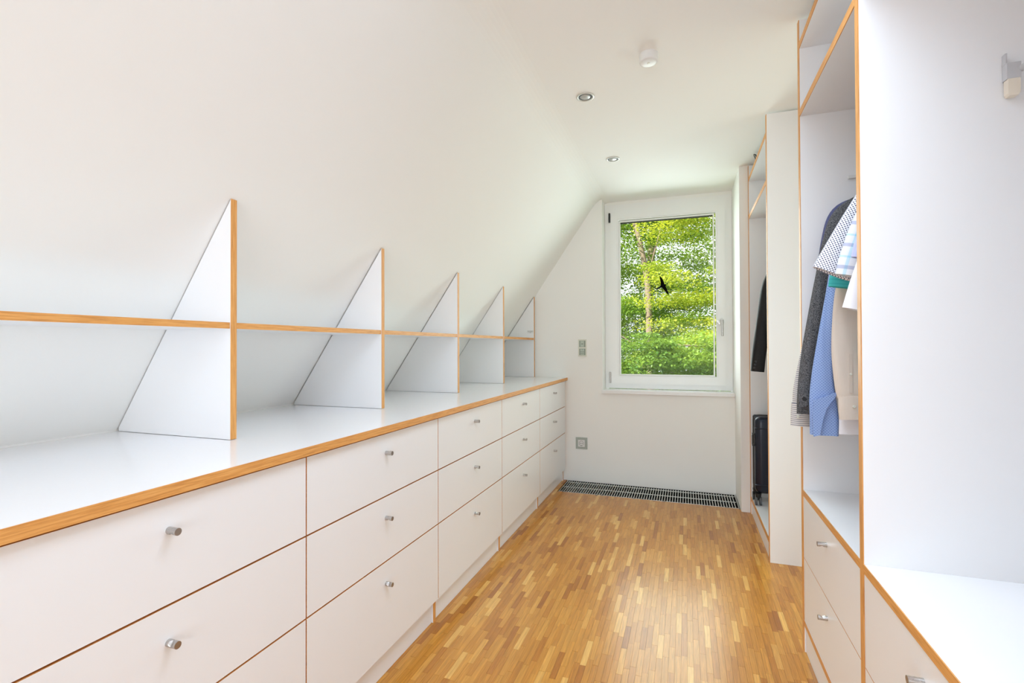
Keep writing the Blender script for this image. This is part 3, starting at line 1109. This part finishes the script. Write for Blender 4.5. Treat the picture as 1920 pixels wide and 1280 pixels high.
# ------------------------------------------------------------------ suitcase
def rbox(b, x0, x1, y0, y1, z0, z1, r, seg=5, m=0):
    bm = bmesh.new()
    bmesh.ops.create_cube(bm, size=1.0)
    for v in bm.verts:
        v.co = Vector(((x0+x1)/2+v.co.x*(x1-x0), (y0+y1)/2+v.co.y*(y1-y0), (z0+z1)/2+v.co.z*(z1-z0)))
    if r > 0:
        bmesh.ops.bevel(bm, geom=bm.edges[:], offset=r, segments=seg, profile=0.5, affect='EDGES')
    bm.verts.index_update()
    b.poly([v.co.copy() for v in bm.verts], [[v.index for v in f.verts] for f in bm.faces], m, True)
    bm.free()
    return b


M_SHELL = plain('glossy_navy_black_shell', (0.009, 0.011, 0.024), 0.22, spec=0.35)
sc_ = thing('suitcase', (0.615, 3.755, 0.126), 'black hard-shell trolley suitcase standing on the base shelf of the far wardrobe', 'suitcase')
X0, X1 = 0.432, 0.800
rbox(MB(), X0, X1, 3.665, 3.752, 0.205, 0.722, 0.040).build('front_shell', M_SHELL, sc_)
rbox(MB(), X0, X1, 3.758, 3.845, 0.205, 0.722, 0.040).build('back_shell', M_SHELL, sc_)
rbox(MB(), X0-0.004, X1+0.004, 3.742, 3.768, 0.201, 0.726, 0.012, 3).build('zip_frame', M_BLACK, sc_)
for zz in (0.262, 0.640):
    rbox(MB(), X0-0.002, X1+0.002, 3.662, 3.70, zz, zz+0.007, 0.002, 1).build('band', M_SHELL, sc_)
for xx in (0.52, 0.58, 0.64, 0.70):
    rbox(MB(), xx, xx+0.012, 3.6615, 3.672, 0.285, 0.625, 0.003, 2).build('rib', M_SHELL, sc_)
b = MB()
b.box(X0-0.014, X0-0.010, 3.700, 3.722, 0.520, 0.605)
b.box(X0-0.010, X0+0.002, 3.700, 3.722, 0.520, 0.532)
b.box(X0-0.010, X0+0.002, 3.700, 3.722, 0.593, 0.605)
sh = b.build('side_handle', M_BLACK, sc_)
b = MB()
for zz in (0.5215, 0.594):
    b.box(X0-0.0155, X0-0.0143, 3.698, 3.724, zz, zz+0.010)
b.build('handle_clip', M_CHROME, sh)
b = MB().box(0.56, 0.67, 3.735, 3.765, 0.742, 0.750)
b.box(0.56, 0.572, 3.738, 3.762, 0.727, 0.742)
b.box(0.658, 0.67, 3.738, 3.762, 0.727, 0.742)
b.build('top_handle', M_BLACK, sc_)
M_TYRE = plain('grey_rubber', (0.10, 0.10, 0.105), 0.6)
for wx in (0.452, 0.772):
    for wy in (3.695, 3.822):
        cst = MB().cyl((wx, wy, 0.205), (wx, wy, 0.172), 0.020, 0.015, n=14).build('caster', M_BLACK, sc_)
        for s_ in (-1, 1):
            b = MB().cyl((wx+s_*0.007, wy, 0.154), (wx+s_*0.020, wy, 0.154), 0.0275, n=20)
            wl = b.build('wheel', M_BLACK if wy > 3.75 else M_TYRE, cst)
            MB().cyl((wx+s_*0.0201, wy, 0.154), (wx+s_*0.0215, wy, 0.154), 0.016, n=16)

# dark strap hanging over the edge of the far wardrobe's upper shelf
b = MB()
b.tube([(0.470, 3.70, 2.3972), (0.462, 3.70, 2.47), (0.452, 3.69, 2.490), (0.440, 3.675, 2.488), (0.4385, 3.655, 2.474), (0.4395, 3.625, 2.452), (0.441, 3.60, 2.432), (0.4415, 3.585, 2.3995)], 0.0035, n=8)
tag(b.build('cord', M_BLACK), 'short dark cord looped on the top shelf of the far wardrobe, close to the ceiling', 'cord')

# ------------------------------------------------------------------ fittings on ceiling and wall
t = thing('smoke_detector', (-0.150, 2.272, CEIL), 'small white cylindrical smoke detector on the ceiling', 'smoke detector')
MB().lathe((-0.150, 2.272, CEIL), [(0.0, -0.0385), (0.030, -0.0385), (0.0385, -0.036), (0.0405, -0.031), (0.0405, -0.006), (0.0405, 0.0)], 36).build('housing', M_PLASTIC, t)
MB().lathe((-0.150, 2.272, CEIL-0.0382), [(0.0, -0.0012), (0.006, -0.0012), (0.0065, 0.0)], 16).build('test_button', M_CREAM, t)
for i, (x, y, l) in enumerate(((-0.487, 2.545, 'recessed ceiling spotlight with tilted lamp, the one nearer the camera'), (-0.472, 3.462, 'recessed ceiling spotlight nearer the window'))):
    t = thing('recessed_spotlight', (x, y, CEIL), l, 'spotlight', 'recessed ceiling spotlights')
    MB().lathe((x, y, CEIL), [(0.047, 0.0), (0.047, -0.003), (0.044, -0.0055), (0.038, -0.0055), (0.0355, -0.003), (0.0355, 0.0)], 36).build('ring', M_RING, t)
    MB().lathe((x, y, CEIL-0.0005), [(0.0352, -0.001), (0.0352, -0.0025), (0.0285, -0.0028), (0.0275, -0.0008), (0.0352, -0.0006)], 30).build('gimbal', M_BLACK, t)
    b = MB().lathe((x, y, CEIL-0.0016), [(0.0272, 0.001), (0.0265, -0.003), (0.020, -0.0045), (0.010, -0.0055), (0.0, -0.006)], 26)
    b.build('lamp', M_LENS, t)

t = thing('light_switch', (-0.870, YB, 1.107), 'white two-gang light switch with grey-green rockers on the wall left of the window', 'light switch')
MB().box(-0.9075, -0.8335, YB-0.009, YB-0.0003, 1.107, 1.259).build('frame', M_CREAM, t)
for z0 in (1.119, 1.190):
    b = MB().box(-0.8985, -0.8425, YB-0.0105, YB-0.0092, z0, z0+0.058)
    ins = b.build('insert', M_INSERT, t)
    MB().box(-0.8865, -0.8545, YB-0.0145, YB-0.0107, z0+0.003, z0+0.055).build('rocker', M_ROCKER, ins)
    b = MB()
    if z0 > 1.15:
        b.box(-0.8790, -0.8620, YB-0.0153, YB-0.0147, z0+0.027, z0+0.031)
    else:
        b.box(-0.8740, -0.8660, YB-0.0153, YB-0.0147, z0+0.045, z0+0.0485)
        b.box(-0.8865, -0.8545, YB-0.0153, YB-0.0147, z0+0.028, z0+0.0305)
        b.box(-0.8865, -0.8545, YB-0.0153, YB-0.0147, z0+0.012, z0+0.0145)
    b.build('marking', M_DARKMARK, ins)

t = thing('power_socket', (-0.8825, YB, 0.285), 'power socket in a grey-green glass frame low on the wall', 'socket')
MB().box(-0.934, -0.831, YB-0.008, YB-0.0003, 0.285, 0.387).build('frame', M_GREYGLASS, t)
b = MB()
b.box(-0.9125, -0.8525, YB-0.0125, YB-0.0082, 0.306, 0.366)
pl = b.build('cover', M_PLASTIC, t)
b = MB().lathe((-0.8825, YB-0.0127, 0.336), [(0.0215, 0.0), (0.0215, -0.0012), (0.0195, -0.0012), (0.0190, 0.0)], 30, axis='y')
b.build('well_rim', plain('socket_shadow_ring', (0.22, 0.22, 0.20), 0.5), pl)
b = MB()
for x in (-0.892, -0.873):
    b.cyl((x, YB-0.0126, 0.336), (x, YB-0.0133, 0.336), 0.0032, n=12)
b.box(-0.8855, -0.8795, YB-0.0134, YB-0.0126, 0.3135, 0.3195)
b.box(-0.8905, -0.8745, YB-0.0131, YB-0.0126, 0.3352, 0.3368)
b.build('contacts', M_DARKMARK, pl)

# ------------------------------------------------------------------ garden beyond the window
struct(MB().box(-40, 40, 4.9, 60, -3.6, -3.4).build('lawn', M_LAWN))
rng = np.random.default_rng(11)
random.seed(21)


def leaves(name, clusters, per, size, mat, parent, flat=0.28):
    N = len(clusters)*per
    cen = np.repeat(np.array([c[:3] for c in clusters]), per, 0)
    rad = np.repeat(np.array([c[3] for c in clusters]), per)
    d = rng.normal(size=(N, 3))
    d /= np.linalg.norm(d, axis=1)[:, None]
    r = rad*rng.random(N)**0.45
    p = cen + d*r[:, None]*np.array((1, 1, flat))
    # drooping leaf: folded diamond, 4 verts
    az = rng.random(N)*2*PI
    pit = rng.normal(-0.35, 0.35, N)
    L = size*rng.uniform(0.6, 1.25, N)
    ax = np.stack([np.cos(az)*np.cos(pit), np.sin(az)*np.cos(pit), np.sin(pit)], 1)
    side = np.stack([-np.sin(az), np.cos(az), rng.normal(0, 0.35, N)], 1)
    side /= np.linalg.norm(side, axis=1)[:, None]
    nor = np.cross(ax, side)
    a = p
    b_ = p + ax*(L*0.45)[:, None] + side*(L*0.38)[:, None] + nor*(L*0.10)[:, None]
    c = p + ax*L[:, None]
    e = p + ax*(L*0.45)[:, None] - side*(L*0.38)[:, None] + nor*(L*0.10)[:, None]
    V = np.stack([a, b_, c, e], 1).reshape(-1, 3)
    V = V - np.array(ORG[parent.name])
    idx = np.arange(N)*4
    F = np.stack([idx, idx+1, idx+2, idx, idx+2, idx+3], 1).reshape(-1)
    me = bpy.data.meshes.new(name)
    me.vertices.add(N*4)
    me.vertices.foreach_set('co', V.astype(np.float32).ravel())
    me.loops.add(N*6)
    me.loops.foreach_set('vertex_index', F.astype(np.int32))
    me.polygons.add(N*2)
    me.polygons.foreach_set('loop_start', np.arange(N*2, dtype=np.int32)*3)
    me.update(calc_edges=True)
    me.materials.append(mat)
    ctone = np.repeat(rng.random(len(clusters)), per)
    set_tone(me, np.repeat(np.clip(0.55*ctone+0.45*rng.random(N), 0, 1), 2).astype(np.float32))
    o = bpy.data.objects.new(name, me)
    COL.objects.link(o)
    o.parent = parent
    o['kind'] = 'stuff'
    return o


def tree(label, base, trunk, branches, clusters, per, size, mat, r0t, flat=0.28):
    t = thing('deciduous_tree', base, label, 'tree', 'trees in the garden')
    b = MB()
    n = 10
    P = catmull([(*p, r0t*(1-0.10*i)) for i, p in enumerate(trunk)], 4)
    v = []
    for i, q in enumerate(P):
        for k in range(n):
            a = 2*PI*k/n
            rr = q[3]*(1+0.12*noise.noise(Vector((math.cos(a)*2, math.sin(a)*2, q[2]*2))))
            v.append((q[0]+rr*math.cos(a), q[1]+rr*math.sin(a), q[2]))
    f = [(i*n+k, i*n+(k+1) % n, (i+1)*n+(k+1) % n, (i+1)*n+k) for i in range(len(P)-1) for k in range(n)]
    b.poly(v, f, 0, True)
    b.build('trunk', M_BARK, t)
    for pa, pb, pc in branches:
        MB().tube(catmull([pa, pb, pc], 4), 0.015, n=6).build('branch', M_BARK, t)
    leaves('foliage', clusters, per, size, mat, t, flat)
    return t


def spray(n, xr, yr, zr, rr, holes=()):
    out_ = []
    while len(out_) < n:
        c = (random.uniform(*xr), random.uniform(*yr), random.uniform(*zr), random.uniform(*rr))
        ok = True
        for hx, hz, hr in holes:
            if (c[0]-hx)**2+(c[2]-hz)**2 < hr*hr:
                ok = False
        if ok:
            out_.append(c)
    return out_


# tree with the visible trunk, about 11 m away
cl = spray(260, (-3.8, 0.6), (10.4, 12.6), (1.9, 6.5), (0.35, 0.75), holes=((-1.2, 2.75, 0.25), (-0.55, 3.2, 0.2)))
cl += spray(80, (-3.6, 0.4), (10.4, 12.4), (0.2, 2.2), (0.35, 0.6), holes=((-0.75, 1.5, 0.45),))
tree('leafy garden tree with the pale forked trunk left of centre in the window', (-0.66, 10.6, -3.4),
     [(-0.66, 10.6, -3.5), (-0.70, 10.6, 0.0), (-0.72, 10.6, 1.6), (-0.76, 10.6, 2.6), (-0.95, 10.55, 3.6), (-1.2, 10.5, 4.6), (-1.3, 10.5, 6.4)],
     [((-0.76, 10.6, 2.6), (-0.55, 10.5, 3.3), (-0.2, 10.3, 4.6)), ((-0.7, 10.6, 1.0), (-1.6, 10.2, 1.6), (-2.4, 10.0, 1.7))],
     cl, 520, 0.050, M_LEAF_A, 0.085)
# bright tree on the right
cl = spray(280, (-0.55, 4.0), (8.6, 9.9), (0.9, 6.2), (0.35, 0.75), holes=((0.15, 3.0, 0.26),))
tree('bright yellow-green garden tree filling the right half of the window', (2.2, 9.5, -3.4),
     [(2.2, 9.5, -3.5), (2.2, 9.5, 0.5), (2.1, 9.5, 2.5), (2.0, 9.5, 4.0), (2.0, 9.5, 6.2)],
     [((2.1, 9.5, 1.0), (1.1, 9.0, 1.15), (-0.45, 8.5, 1.22)), ((2.1, 9.5, 2.5), (0.9, 9.4, 3.3), (0.1, 9.3, 3.7)), ((2.2, 9.5, 0.6), (1.2, 9.2, 0.8), (0.1, 9.0, 0.9))],
     cl, 500, 0.049, M_LEAF_B, 0.13)
# lower, shaded growth in front
cl = spray(190, (-2.8, 2.4), (6.9, 7.9), (-1.2, 0.95), (0.3, 0.6))
cl += spray(70, (-2.6, 2.4), (7.0, 7.9), (0.75, 1.35), (0.25, 0.42))
tree('low spreading garden tree across the bottom of the window view', (0.9, 7.9, -3.4),
     [(0.9, 7.9, -3.5), (0.9, 7.9, -1.5), (0.8, 7.9, -0.5), (0.7, 7.9, 0.4)],
     [((0.8, 7.9, -0.4), (0.1, 7.8, 0.6), (-0.6, 7.7, 0.95)), ((0.8, 7.9, -0.4), (1.3, 7.8, 0.4), (1.9, 7.7, 0.6))],
     cl, 420, 0.046, M_LEAF_A, 0.10)
# distant backdrop tree
cl = spray(300, (-6.0, 5.0), (15.0, 18.0), (-2.5, 5.2), (0.7, 1.2), holes=((-1.6, 4.0, 0.5), (-1.9, 2.9, 0.35), (0.1, 4.6, 0.5)))
tree('darker distant garden tree behind the others, seen through gaps in the leaves', (-1.2, 16.5, -3.4),
     [(-1.2, 16.5, -3.5), (-1.2, 16.5, 0.0), (-1.1, 16.5, 3.0), (-1.0, 16.5, 5.0)],
     [((-1.2, 16.5, 1.0), (0.5, 16.2, 2.4), (2.0, 16.0, 3.0))],
     cl, 420, 0.10, M_LEAF_C, 0.16, flat=0.5)
